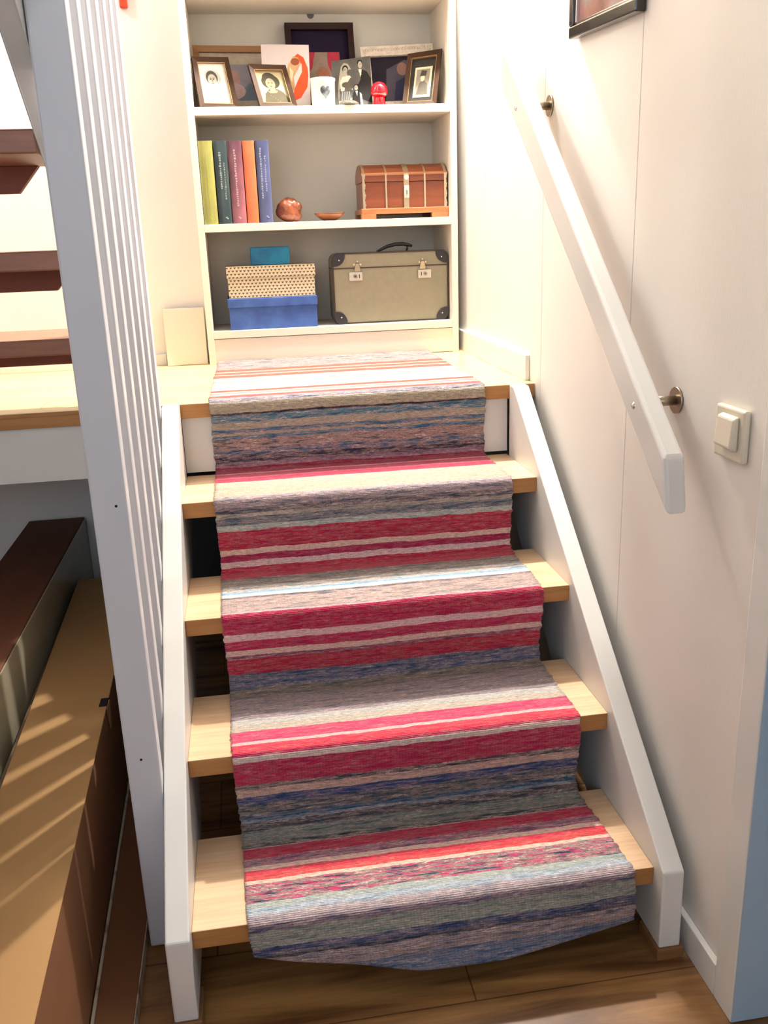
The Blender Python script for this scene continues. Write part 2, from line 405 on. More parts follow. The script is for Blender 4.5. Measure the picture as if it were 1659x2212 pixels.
# ------------------------------------------------------------------ rag rug runner
BANDS = [(0.0, 125, 112, 112, 0.94), (0.1839, 164, 66, 49, 0.19), (0.2243, 179, 141, 128, 0.25), (0.2441, 164, 66, 49, 0.25), (0.2828, 179, 141, 128, 0.25), (0.3017, 167, 66, 52, 0.19), (0.3479, 166, 160, 150, 0.31), (0.41, 127, 135, 136, 0.62), (0.4442, 166, 160, 149, 0.25), (0.5647, 164, 59, 46, 0.19), (0.5949, 176, 154, 141, 0.12), (0.6134, 167, 85, 72, 0.25), (0.6244, 176, 154, 141, 0.12), (0.6461, 164, 59, 52, 0.19), (0.6743, 110, 110, 132, 0.88), (0.7045, 183, 175, 175, 0.5), (0.7092, 150, 140, 120, 0.3), (0.7325, 49, 29, 38, 0.25), (0.7364, 54, 108, 130, 0.6), (0.7565, 148, 142, 128, 0.35), (0.777, 52, 98, 130, 0.6), (0.7857, 149, 139, 122, 0.5), (0.7907, 40, 104, 136, 0.6), (0.8006, 138, 122, 116, 0.8), (0.8293, 73, 98, 127, 0.88), (0.8469, 51, 39, 59, 0.62), (0.8627, 129, 93, 112, 0.5), (0.8746, 123, 20, 47, 0.19), (0.904, 204, 117, 135, 0.12), (0.9156, 162, 48, 75, 0.25), (0.9451, 204, 110, 128, 0.12), (0.9563, 195, 34, 66, 0.15), (0.9892, 166, 160, 141, 0.38), (1.0316, 164, 154, 134, 0.35), (1.108, 160, 148, 154, 0.5), (1.1205, 145, 129, 137, 0.69), (1.1412, 90, 81, 88, 0.75), (1.1551, 156, 144, 132, 0.62), (1.1663, 95, 102, 112, 0.62), (1.1836, 168, 173, 166, 0.44), (1.2022, 162, 24, 57, 0.28), (1.2493, 200, 168, 154, 0.07), (1.2616, 155, 24, 70, 0.22), (1.2795, 198, 168, 166, 0.07), (1.2942, 165, 24, 57, 0.25), (1.3436, 105, 105, 98, 0.69), (1.409, 165, 168, 166, 0.5), (1.4227, 115, 168, 205, 0.38), (1.4336, 208, 198, 187, 0.12), (1.4509, 85, 83, 90, 0.62), (1.4602, 166, 146, 141, 0.75), (1.5312, 191, 160, 168, 0.25), (1.5371, 162, 20, 64, 0.25), (1.5851, 196, 166, 166, 0.07), (1.5998, 165, 24, 70, 0.25), (1.6233, 196, 167, 156, 0.07), (1.6378, 144, 48, 89, 0.69), (1.6476, 160, 20, 52, 0.25), (1.6845, 76, 85, 115, 0.62), (1.7177, 115, 106, 93, 0.56), (1.7545, 134, 122, 127, 0.56), (1.8368, 173, 173, 168, 0.31), (1.8586, 175, 166, 150, 0.31), (1.8816, 190, 48, 89, 0.31), (1.921, 225, 162, 158, 0.06), (1.9294, 209, 43, 66, 0.25), (1.957, 165, 29, 70, 0.31), (1.9644, 187, 166, 158, 0.07), (1.9764, 160, 22, 66, 0.25), (2.0252, 73, 54, 63, 1), (2.0394, 190, 161, 146, 0.5), (2.0565, 29, 59, 112, 0.5), (2.0808, 73, 83, 83, 0.75), (2.1064, 24, 78, 110, 0.5), (2.1164, 124, 137, 149, 0.62), (2.124, 71, 63, 63, 0.62), (2.1413, 120, 127, 117, 0.62), (2.1743, 56, 61, 59, 0.88), (2.1867, 183, 150, 150, 0.25), (2.1894, 165, 20, 57, 0.25), (2.2149, 144, 71, 108, 0.75), (2.2371, 196, 166, 154, 0.07), (2.2511, 204, 48, 70, 0.25), (2.2624, 209, 62, 61, 0.31), (2.2749, 208, 179, 162, 0.1), (2.2859, 181, 57, 98, 1), (2.3343, 156, 168, 162, 0.31), (2.348, 158, 175, 187, 0.44), (2.3625, 166, 160, 166, 0.5), (2.3703, 160, 146, 150, 0.5), (2.3825, 112, 93, 110, 0.62), (2.3953, 132, 137, 127, 0.44), (2.4237, 54, 63, 98, 0.5), (2.4383, 39, 44, 54, 0.38), (2.4447, 150, 134, 140, 0.75), (2.474, 84, 98, 124, 0.5)]
def profile():
    P = [(.698, LZ+.006), (.02, LZ+.006)]
    for k in range(5):
        y0 = -k*RUN; z = LZ-k*RISE
        P += [(y0+.004, z+.006), (y0-.006, z+.003), (y0-.011, z-.006), (y0-.0125, z-.03)]
        if k < 4:
            P += [(y0-.008, z-.06), (y0+.001, z-.10), (y0+.009, z-.14), (y0+.010, z-RISE+.022), (y0+.004, z-RISE+.010), (y0-.012, z-RISE+.0065)]
            P += [(y0-RUN+.03, z-RISE+.006)]
        else:
            P += [(y0-.018, z-.045), (y0-.019, z-.07), (y0-.012, z-.092), (y0-.016, z-.112), (y0-.02, z-.135)]
    return P
P = profile(); pts = [P[0]]
for a, c in zip(P, P[1:]):
    n = max(1, int(math.hypot(c[0]-a[0], c[1]-a[1])/.004))
    for i in range(1, n+1): pts.append((a[0]+(c[0]-a[0])*i/n, a[1]+(c[1]-a[1])*i/n))
S = [0.0]
for a, c in zip(pts, pts[1:]): S.append(S[-1]+math.hypot(c[0]-a[0], c[1]-a[1]))
TOT = S[-1]
# smooth the path a little
sm = list(pts)
for _ in range(3):
    sm = [sm[0]]+[((sm[i-1][0]+2*sm[i][0]+sm[i+1][0])/4, (sm[i-1][1]+2*sm[i][1]+sm[i+1][1])/4) for i in range(1, len(sm)-1)]+[sm[-1]]
def lerp(tbl, x):
    for (a, fa), (c, fc) in zip(tbl, tbl[1:]):
        if x <= c: return fa+(fc-fa)*max(0, (x-a))/(c-a)
    return tbl[-1][1]
SL = [(0, .109), (.70, .100), (1.30, .102), (1.75, .108), (2.1, .114), (TOT, .128)]
SR = [(0, .782), (.70, .779), (1.30, .783), (1.75, .782), (2.1, .786), (2.38, .804), (TOT, .803)]
SE = [(0, 2.440), (.17, 2.468), (.42, 2.508), (.64, 2.512), (1, 2.486)]
NX = 72
bm = bmesh.new(); uvl = bm.loops.layers.uv.new('UVMap')
grid = []; uvs = {}
for i, (s, (y, z)) in enumerate(zip(S, sm)):
    row = []
    rl = noise.noise(Vector((s*120, 3.1, 0)))*.0042+noise.noise(Vector((s*14, 9.1, 0)))*.002
    rr = noise.noise(Vector((s*120, 7.7, 0)))*.0046+noise.noise(Vector((s*14, 5.5, 0)))*.002
    for j in range(NX+1):
        u = j/NX
        x = lerp(SL, s)+rl + u*(lerp(SR, s)+rr-lerp(SL, s)-rl)
        ss = s
        yy, zz = y, z
        end = lerp(SE, u)
        if s > 2.36:   # hem: compress the last stretch so that it ends on the curved line
            f = (s-2.36)/(TOT-2.36); st_ = 2.36+f*(end-2.36)
            k = min(len(S)-2, max(0, int((st_-S[0])/TOT*len(S))))
            while k > 0 and S[k] > st_: k -= 1
            while k < len(S)-2 and S[k+1] < st_: k += 1
            g = (st_-S[k])/(S[k+1]-S[k]); yy = sm[k][0]+(sm[k+1][0]-sm[k][0])*g; zz = sm[k][1]+(sm[k+1][1]-sm[k][1])*g
            ss = st_
            bulge = math.sin(PI*u)*f*f
            yy -= .016*bulge
        # soft unevenness, more where the rug hangs free
        w = noise.noise(Vector((u*3.1, s*5.0, 1.7)))*.0035+noise.noise(Vector((u*9, s*12, 4.2)))*.0012
        yy -= abs(w)*.8; zz += abs(w)*.5
        if s < .05: zz += .004*(1-s/.05)
        v = bm.verts.new((x, yy, zz)); row.append(v); uvs[v] = (u, ss)
    grid.append(row)
for i in range(len(grid)-1):
    for j in range(NX):
        f = bm.faces.new([grid[i][j], grid[i][j+1], grid[i+1][j+1], grid[i+1][j]]); f.smooth = True
        for l in f.loops:
            l[uvl].uv = uvs[l.vert]
me = bpy.data.meshes.new('rag_rug'); 
bmesh.ops.recalc_face_normals(bm, faces=bm.faces)
org = Vector((.44, -.45, .04))
for v in bm.verts: v.co -= org
bm.to_mesh(me); bm.free()
rug = bpy.data.objects.new('rag_rug', me); COL.objects.link(rug); rug.location = org
sol = rug.modifiers.new('thickness', 'SOLIDIFY'); sol.thickness = .0045; sol.offset = -1
if me.polygons[10].normal.z < 0: sol.offset = 1
tag(rug, 'striped rag rug runner in red, blue and grey draped down the stair treads', 'rug')

def rug_material():
    m, nt, b = new_mat('rag_weave'); L = nt.links
    uv = nt.nodes.new('ShaderNodeUVMap'); uv.uv_map = 'UVMap'
    sep = nt.nodes.new('ShaderNodeSeparateXYZ'); L.new(uv.outputs[0], sep.inputs[0])
    def comb(su, sv, off=0.0):
        mp = nt.nodes.new('ShaderNodeMapping'); mp.inputs['Scale'].default_value = (su, sv, 1); mp.inputs['Location'].default_value = (off, off*1.7, 0)
        L.new(uv.outputs[0], mp.inputs[0]); return mp.outputs[0]
    def nz(su, sv, off, detail=3, rough=.6):
        n = nt.nodes.new('ShaderNodeTexNoise'); n.inputs['Scale'].default_value = 1; n.inputs['Detail'].default_value = detail; n.inputs['Roughness'].default_value = rough
        L.new(comb(su, sv, off), n.inputs['Vector']); return n
    def math_(op, a, c):
        n = nt.nodes.new('ShaderNodeMath'); n.operation = op
        for i, v in enumerate((a, c)):
            if isinstance(v, (int, float)): n.inputs[i].default_value = v
            else: L.new(v, n.inputs[i])
        return n.outputs[0]
    wob = nz(3.0, 1.2, 2.0, 2)
    wob2 = nz(26, 60, 5.0, 2)
    d1 = math_('MULTIPLY', math_('SUBTRACT', wob.outputs['Fac'], .5), .016)
    d2 = math_('MULTIPLY', math_('SUBTRACT', wob2.outputs['Fac'], .5), .006)
    sv = math_('ADD', math_('ADD', sep.outputs['Y'], d1), d2)
    # quantise to weft rows
    row = math_('DIVIDE', math_('FLOOR', math_('MULTIPLY', sv, 420.0), 0), 420.0)
    chunks = [BANDS[i:i+24] for i in range(0, len(BANDS), 24)]
    col = None; alp = None
    for ci, ch in enumerate(chunks):
        lo_ = ch[0][0]; hi_ = chunks[ci+1][0][0] if ci+1 < len(chunks) else TOT+.02
        stops = []
        for s_, r_, g_, b_, m_ in ch:
            c = [srgb(q/255) for q in (r_, g_, b_)]; stops.append((max(0, (s_-lo_)/(hi_-lo_)), (c[0], c[1], c[2], m_)))
        r = ramp(nt, stops, 'CONSTANT')
        mr = nt.nodes.new('ShaderNodeMapRange'); mr.inputs['From Min'].default_value = lo_; mr.inputs['From Max'].default_value = hi_
        L.new(row, mr.inputs['Value']); L.new(mr.outputs[0], r.inputs[0])
        if col is None: col, alp = r.outputs['Color'], r.outputs['Alpha']
        else:
            g = math_('GREATER_THAN', row, lo_)
            mx = N(nt, 'ShaderNodeMix', data_type='RGBA'); L.new(g, mx.inputs['Factor']); L.new(col, mx.inputs['A']); L.new(r.outputs['Color'], mx.inputs['B']); col = mx.outputs['Result']
            mf = N(nt, 'ShaderNodeMix', data_type='FLOAT'); L.new(g, mf.inputs['Factor']); L.new(alp, mf.inputs['A']); L.new(r.outputs['Alpha'], mf.inputs['B']); alp = mf.outputs['Result']
    # streaks of other rags
    st1 = nz(20, 210, 11.0, 4, .7); st2 = nz(11, 120, 23.0, 4, .7); st3 = nz(60, 380, 31, 2, .6)
    pal = ramp(nt, [(.0, lin('16141c')), (.36, lin('20242e')), (.42, lin('2a4660')), (.47, lin('7e7468')), (.51, lin('a08a84')), (.55, lin('5a4a52')), (.59, lin('c8bcae')), (.64, lin('8a5460')), (.7, lin('2c5c6c'))])
    L.new(st2.outputs['Fac'], pal.inputs[0])
    msk = ramp(nt, [(.40, (0, 0, 0, 1)), (.51, (1, 1, 1, 1))]); L.new(st1.outputs['Fac'], msk.inputs[0])
    fac = math_('MULTIPLY', msk.outputs[0], alp)
    mx = N(nt, 'ShaderNodeMix', data_type='RGBA'); L.new(fac, mx.inputs['Factor']); L.new(col, mx.inputs['A']); L.new(pal.outputs[0], mx.inputs['B'])
    # fine tone variation from thread to thread
    tv = ramp(nt, [(.3, (.55, .55, .58, 1)), (.7, (1.4, 1.38, 1.36, 1))]); L.new(st3.outputs['Fac'], tv.inputs[0])
    m2 = N(nt, 'ShaderNodeMix', data_type='RGBA', blend_type='MULTIPLY'); m2.inputs['Factor'].default_value = .8
    L.new(mx.outputs['Result'], m2.inputs['A']); L.new(tv.outputs[0], m2.inputs['B'])
    gn = N(nt, 'ShaderNodeMix', data_type='RGBA', blend_type='MULTIPLY'); gn.inputs['Factor'].default_value = 1; gn.inputs['B'].default_value = (RUGG, RUGG, RUGG, 1)
    L.new(m2.outputs['Result'], gn.inputs['A'])
    L.new(gn.outputs['Result'], b.inputs['Base Color'])
    b.inputs['Roughness'].default_value = .95; b.inputs['Specular IOR Level'].default_value = .12
    b.inputs['Sheen Weight'].default_value = .15
    # weave relief
    wv = nt.nodes.new('ShaderNodeTexWave'); wv.wave_type = 'BANDS'; wv.bands_direction = 'Y'; wv.inputs['Scale'].default_value = 1; wv.inputs['Distortion'].default_value = 1.5; wv.inputs['Detail'].default_value = 1
    L.new(comb(1, 80), wv.inputs['Vector'])
    wx = nt.nodes.new('ShaderNodeTexWave'); wx.wave_type = 'BANDS'; wx.bands_direction = 'X'; wx.inputs['Scale'].default_value = 1; wx.inputs['Distortion'].default_value = .4
    L.new(comb(36, 1), wx.inputs['Vector'])
    h = math_('ADD', wv.outputs['Fac'], math_('MULTIPLY', wx.outputs['Fac'], .5))
    h = math_('ADD', h, math_('MULTIPLY', st3.outputs['Fac'], 1.2))
    bp = nt.nodes.new('ShaderNodeBump'); bp.inputs['Strength'].default_value = .55; bp.inputs['Distance'].default_value = .0012
    L.new(h, bp.inputs['Height']); L.new(bp.outputs[0], b.inputs['Normal'])
    return m
RUGG = 1.25
me.materials.append(rug_material())

# ------------------------------------------------------------------ things on the bookcase
def V(p): return Vector(p)
class Quad:
    """a leaning flat thing: BL, BR, TL, TR corners; u right, v up, w towards the viewer"""
    def __init__(s, q):
        s.BL, s.BR, s.TL, s.TR = [V(p) for p in q]
        s.w = ((s.BR-s.BL).cross(s.TL-s.BL)).normalized()   # points to -y (viewer)
        s.W = ((s.BR-s.BL).length+(s.TR-s.TL).length)/2; s.H = ((s.TL-s.BL).length+(s.TR-s.BR).length)/2
    def p(s, u, v, w=0.0):
        return s.BL.lerp(s.BR, u).lerp(s.TL.lerp(s.TR, u), v)+s.w*w
    def slab(s, mb, u0, u1, v0, v1, w0, w1, bev=0):
        A = [mb.bm.verts.new(s.p(u, v, w0)) for u, v in ((u0, v0), (u1, v0), (u1, v1), (u0, v1))]
        B = [mb.bm.verts.new(s.p(u, v, w1)) for u, v in ((u0, v0), (u1, v0), (u1, v1), (u0, v1))]
        fs = [mb.face(A[::-1]), mb.face(B)]
        for i in range(4):
            j = (i+1) % 4; fs.append(mb.face([A[i], A[j], B[j], B[i]]))
        mb._bev(fs, bev, 2)
    def ring(s, mb, u0, u1, v0, v1, bu, bv, w0, w1, w1in=None):
        """mitred moulding; w1 at the outer edge, w1in at the inner edge"""
        if w1in is None: w1in = w1
        O = ((u0, v0), (u1, v0), (u1, v1), (u0, v1)); I = ((u0+bu, v0+bv), (u1-bu, v0+bv), (u1-bu, v1-bv), (u0+bu, v1-bv))
        o0 = [mb.bm.verts.new(s.p(*q, w0)) for q in O]; o1 = [mb.bm.verts.new(s.p(*q, w1)) for q in O]
        i1 = [mb.bm.verts.new(s.p(*q, w1in)) for q in I]; i0 = [mb.bm.verts.new(s.p(*q, w0)) for q in I]
        for i in range(4):
            j = (i+1) % 4
            for a, c in ((o0, o1), (o1, i1), (i1, i0), (i0, o0)):
                mb.face([a[i], a[j], c[j], c[i]])
    def blob(s, mb, cu, cv, ru, rv, w, n=28, a0=0, pts=None, rot=0):
        """thin raised oval (ink of a picture)"""
        vs = []
        for i in range(n):
            t = 2*PI*i/n; x = ru*math.cos(t); y = rv*math.sin(t)
            x, y = x*math.cos(rot)-y*math.sin(rot), x*math.sin(rot)+y*math.cos(rot)
            vs.append(mb.bm.verts.new(s.p(cu+x, cv+y, w)))
        mb.face(vs)
    def poly(s, mb, pts, w):
        mb.face([mb.bm.verts.new(s.p(u, v, w)) for u, v in pts])

def base(q): 
    c = (q.BL+q.BR)/2; return (c.x, c.y, c.z)

def framed(name, label, cat, corners, border, thick, m_frame, m_liner=None, liner=.0, group='picture frames on the top shelf'):
    q = Quad(corners); t = thing(name, label, cat, base(q), group)
    bu, bv = border/q.W, border/q.H
    b = MB(); q.ring(b, 0, 1, 0, 1, bu, bv, -thick+.0, 0.0, -.003); 
    b.build('frame', m_frame, t)
    b = MB(); q.slab(b, .01, .99, .01, .99, -thick, -thick+.004); b.build('backing', BLACK, t)
    if m_liner:
        lu, lv = liner/q.W, liner/q.H
        b = MB(); q.ring(b, bu, 1-bu, bv, 1-bv, lu, lv, -thick+.004, -.0025); b.build('gilt_liner', m_liner, t)
        bu += lu; bv += lv
    return q, t, bu, bv

DKFR = paint('dark_brown_frame', '34200f', .6, .15, 30, spec=.15)
GILT = paint('gilt', '8c6c3c', .5, .1, 40, metal=.3)
PAPER = paint('paper_white', 'd4d2ca', .7, .02)
CREAMP = paint('paper_cream', '9c8e6c', .7, .04, 20)
TONE = lambda h: paint('ink_'+h, h, .75, .10, 60, spec=.15)
SOFT = lambda a, c: two_tone('photo_'+a+'_'+c, a, c, 30, (1, 1, 1), .5, .35, .65)

# --- small portrait frame at far left
q, t, bu, bv = framed('photo_frame', 'brown and gilt frame with white background portrait, far left of top shelf', 'photo frame',
    [(.122, .72, ZA+.001), (.235, .745, ZA+.001), (.108, .765, 1.784), (.214, .79, 1.786)], .0145, .014, DKFR, GILT, .0016)
b = MB(); w = -.0095
b.mat(0); q.slab(b, bu, 1-bu, bv, 1-bv, w-.001, w)
b.mat(1); q.blob(b, .50, .34, .25, .17, w+.0002); q.blob(b, .47, .60, .23, .18, w+.0003)
b.mat(2); q.poly(b, [(.34, .20), (.64, .20), (.72, .30), (.68, .38), (.56, .43), (.42, .43), (.31, .36), (.29, .28)], w+.0005)
b.mat(0); q.poly(b, [(.43, .44), (.56, .44), (.52, .33), (.47, .33)], w+.0007)
b.mat(3); q.blob(b, .46, .62, .155, .135, w+.0007)
b.mat(4); q.blob(b, .465, .575, .115, .115, w+.0009); q.poly(b, [(.42, .50), (.53, .50), (.53, .42), (.43, .42)], w+.0008)
b.mat(3)
for u in (.425, .50): q.blob(b, u, .59, .026, .011, w+.0011, 12); q.poly(b, [(u-.03, .608), (u+.03, .608), (u+.025, .618), (u-.025, .618)], w+.0011)
q.poly(b, [(.455, .565), (.475, .565), (.48, .545), (.45, .545)], w+.0011); q.poly(b, [(.43, .520), (.50, .520), (.485, .508), (.445, .508)], w+.0011)
b.build('portrait', [PAPER, TONE('aeb0a8'), TONE('86857c'), TONE('45433c'), TONE('a29d90')], t)

# --- oak frame behind
q, t, bu, bv = framed('photo_frame', 'large orange-brown wooden frame with pale mount standing at the back left', 'photo frame',
    [(.117, .845, ZA+.001), (.372, .845, ZA+.001), (.109, .885, 1.836), (.368, .885, 1.832)], .018, .016, wood('oak_frame', '7a5022', '93652e', (2, 30, 30), .4))
b = MB(); w = -.010
b.mat(0); q.slab(b, bu, 1-bu, bv, 1-bv, w-.001, w)
b.mat(1); q.poly(b, [(.26, .20), (.74, .20), (.74, .74), (.26, .74)], w+.0003)
b.mat(2); q.blob(b, .42, .52, .10, .14, w+.0006)
b.mat(3); q.blob(b, .44, .34, .13, .12, w+.0008)
b.mat(4); q.poly(b, [(.48, .2), (.74, .2), (.74, .44), (.62, .46), (.54, .36)], w+.0007)
b.build('picture', [TONE('a89c8c'), TONE('88828a'), TONE('a88480'), TONE('b09694'), TONE('67727c')], t)

# --- second small portrait frame
q, t, bu, bv = framed('photo_frame', 'small brown frame with sepia portrait, second frame along the front of top shelf', 'photo frame',
    [(.296, .715, ZA+.001), (.407, .735, ZA+.001), (.270, .755, 1.761), (.381, .775, 1.761)], .014, .014, DKFR, GILT, .0012)
b = MB(); w = -.0095
b.mat(0); q.slab(b, bu, 1-bu, bv, 1-bv, w-.001, w)
b.mat(1); q.poly(b, [(.20, bv+.005), (.86, bv+.005), (.86, .24), (.76, .38), (.62, .46), (.42, .47), (.26, .34)], w+.0003)
b.mat(2); q.blob(b, .49, .63, .24, .17, w+.0005); q.blob(b, .47, .72, .18, .12, w+.0006)
b.mat(3); q.blob(b, .47, .58, .125, .13, w+.0008); q.poly(b, [(.41, .50), (.55, .50), (.57, .40), (.42, .40)], w+.0007)
b.mat(2)
for u in (.425, .515): q.blob(b, u, .60, .024, .011, w+.001, 12)
q.poly(b, [(.43, .525), (.51, .525), (.49, .513), (.45, .513)], w+.001)
b.mat(3); q.poly(b, [(.34, .40), (.62, .42), (.58, .36), (.40, .35)], w+.0009)
for k in range(5): q.blob(b, .40+.05*k, .30-.035*k, .010, .008, w+.001, 8)
b.build('portrait', [CREAMP, TONE('4a4434'), TONE('322d20'), TONE('7c705a')], t)

# --- white card with orange drapery drawing
q = Quad([(.308, .79, ZA+.001), (.451, .79, ZA+.001), (.314, .83, 1.827), (.458, .83, 1.825)])
t = thing('picture_card', 'tall white card with drawing in orange and beige behind the sepia portrait', 'card', base(q))
b = MB(); q.slab(b, 0, 1, 0, 1, -.006, 0, .001); b.build('card', paint('card_white', 'cbbfba', .6, .02), t)
b = MB(); w = .0006
b.mat(0); q.poly(b, [(.62, .12), (.80, .18), (.94, .34), (1-.03, .52), (.96, .64), (.88, .80), (.76, .86), (.66, .80), (.72, .76), (.84, .70), (.84, .58), (.74, .44), (.66, .30)], w)
b.mat(1); q.poly(b, [(.56, .70), (.66, .82), (.76, .80), (.82, .70), (.74, .60), (.66, .50), (.68, .34), (.60, .22), (.52, .34), (.50, .52)], w+.0003)
b.mat(2); q.blob(b, .70, .735, .09, .055, w+.0006)
b.mat(3); q.poly(b, [(.58, .66), (.66, .58), (.62, .42), (.58, .50)], w+.0006)
b.build('drawing', [TONE('d2502c'), TONE('b8946c'), TONE('8a4e34'), TONE('dcc49c')], t)

# --- dark deep frame
q, t, bu, bv = framed('photo_frame', 'dark deep frame with pink and beige picture, tallest at the back of top shelf', 'photo frame',
    [(.399, .905, ZA+.001), (.614, .905, ZA+.001), (.395, .935, 1.907), (.609, .935, 1.907)], .018, .03, paint('dark_purple_frame', '2c1714', .5, .15, 30, spec=.2))
b = MB(); w = -.024
b.mat(0); q.slab(b, bu, 1-bu, bv, 1-bv, w-.001, w); b.build('mount', TONE('221830'), t)
b = MB(); b.mat(0); q.slab(b, .26, .78, .14, .70, w, w+.004, .0)
b.mat(1); q.poly(b, [(.26, .70), (.42, .70), (.36, .52), (.26, .44)], w+.0046)
q.poly(b, [(.60, .70), (.775, .70), (.775, .50), (.66, .46), (.60, .56)], w+.0046)
q.blob(b, .36, .26, .08, .06, w+.0046)
b.mat(2); q.blob(b, .52, .42, .10, .12, w+.0046)
b.build('picture', [TONE('988474'), TONE('b03a48'), TONE('a8705c')], t)

# --- white mug with heart
c = (.486, .747, ZA+.0008)
t = thing('candle_mug', 'white ceramic cup with a grey heart on the front', 'cup', c)
b = MB(); b.lathe([(0, 0), (.0325, 0), (.0345, .002), (.0365, .068), (.0385, .0745), (.0370, .0775), (.0340, .0755), (.0330, .006), (0, .005)], c, 48)
b.build('cup', paint('white_ceramic', 'd8d6d0', .18, .01, coat=.4), t)
b = MB(); n = 40; vs = []
for i in range(n):
    a = 2*PI*i/n; hx = 16*math.sin(a)**3; hz = 13*math.cos(a)-5*math.cos(2*a)-2*math.cos(3*a)-math.cos(4*a)
    hx *= .0165/17; hz = hz*.0215/17
    vs.append((hx+.004, hz+.038))
cen = b.bm.verts.new((0, 0, 0)); ring = []
def onmug(dx, dz, r):
    rr = .0346+(.002)*(dz/.068)+r; return Vector((c[0]+rr*math.sin(dx/rr), c[1]-rr*math.cos(dx/rr), c[2]+dz))
b.bm.verts.remove(cen)
levels = []
for k in (1.0, .66, .33):
    levels.append([b.bm.verts.new(onmug(.004+(x-.004)*k, .036+(z-.036)*k, .0004)) for x, z in vs])
cc = b.bm.verts.new(onmug(.004, .036, .0004))
for A, B in zip(levels, levels[1:]):
    for i in range(n): b.face([A[i], A[(i+1) % n], B[(i+1) % n], B[i]])
for i in range(n): b.face([levels[-1][i], levels[-1][(i+1) % n], cc])
b.build('heart_print', two_tone('heart_grey', '34363a', '70787a', 60, (1, 1, 1), .4, .4, .6), t)

# --- wedding photograph, unframed print
q = Quad([(.521, .765, ZA+.001), (.636, .755, ZA+.001), (.520, .80, 1.774), (.638, .79, 1.786)])
t = thing('photograph', 'unframed black and white wedding photograph leaning in the middle of top shelf', 'photograph', base(q))
b = MB(); q.slab(b, 0, 1, 0, 1, -.002, 0); b.build('print', SOFT('2c2924', '403c34'), t)
b = MB(); w = .0003
b.mat(0); q.poly(b, [(.12, .02), (.52, .02), (.55, .28), (.56, .56), (.50, .78), (.42, .90), (.32, .93), (.24, .86), (.17, .62), (.13, .40)], w)
b.mat(3); q.poly(b, [(.20, .34), (.50, .36), (.53, .58), (.44, .66), (.26, .64), (.18, .52)], w+.0002)
b.mat(1); q.poly(b, [(.56, .22), (.99, .08), (.99, .56), (.90, .70), (.78, .76), (.64, .72), (.57, .58)], w+.0002)
b.mat(1); q.blob(b, .345, .80, .075, .075, w+.0004); q.blob(b, .725, .90, .065, .050, w+.0004)
b.mat(2); q.blob(b, .345, .77, .055, .068, w+.0006); q.poly(b, [(.31, .72), (.38, .72), (.40, .65), (.30, .65)], w+.0006)
q.blob(b, .73, .85, .052, .072, w+.0006)
b.mat(3); q.poly(b, [(.68, .76), (.77, .76), (.73, .60)], w+.0006); q.blob(b, .74, .66, .016, .014, w+.0007, 10)
b.mat(4); q.blob(b, .34, .47, .11, .055, w+.0007); q.poly(b, [(.22, .44), (.34, .40), (.50, .32), (.46, .42)], w+.0007)
b.mat(1); q.poly(b, [(.48, .02), (.72, .02), (.74, .26), (.64, .34), (.54, .34), (.48, .22)], w+.0005); q.blob(b, .595, .425, .055, .040, w+.0006)
b.mat(2); q.blob(b, .595, .395, .045, .052, w+.0008)
b.mat(3); q.poly(b, [(.57, .33), (.63, .33), (.61, .22)], w+.0009); q.poly(b, [(.69, .04), (.75, .05), (.73, .26), (.68, .30)], w+.0009)
for k in range(5): q.poly(b, [(.18+.06*k, .03), (.195+.06*k, .03), (.24+.045*k, .33), (.23+.045*k, .33)], w+.0003)
b.mat(4)
for u, v in ((.33, .78), (.36, .78), (.715, .86), (.745, .86), (.58, .40), (.61, .40)): q.blob(b, u, v, .011, .007, w+.001, 8)
b.build('figures', [TONE('8e8876'), TONE('181614'), TONE('928a7c'), TONE('b4ae9e'), TONE('4c4638')], t)

# --- white ornate frame
WHFR = two_tone('white_carved', 'bdb2a0', 'cfc4b2', 90, (1, 1, 1), .6, .4, .6, bump=.5)
q, t, bu, bv = framed('photo_frame', 'white carved frame with dark photograph behind the red ornament', 'photo frame',
    [(.629, .85, ZA+.001), (.846, .82, ZA+.001), (.623, .89, 1.829), (.847, .86, 1.833)], .028, .02, WHFR)
b = MB()
for i in range(26):
    for v in (.055, .945): 
        p = q.p(.04+i*.92/25, v, -.002); b.ball(p, .0052, (1, .6, 1), 1)
for i in range(20):
    for u in (.05, .95):
        p = q.p(u, .08+i*.84/19, -.002); b.ball(p, .0052, (1, .6, 1), 1)
b.build('beading', WHFR, t)
b = MB(); w = -.015
b.mat(0); q.slab(b, bu, 1-bu, bv, 1-bv, w-.001, w)
b.mat(1); q.poly(b, [(.30, .16), (.86, .16), (.86, .70), (.60, .80), (.34, .66)], w+.0003)
b.mat(2); q.blob(b, .56, .66, .075, .10, w+.0005)
b.mat(3); q.poly(b, [(.42, .18), (.80, .18), (.74, .48), (.60, .54), (.46, .46)], w+.0005)
b.build('picture', [TONE('24202a'), TONE('4a4750'), TONE('84645c'), TONE('30324a')], t)

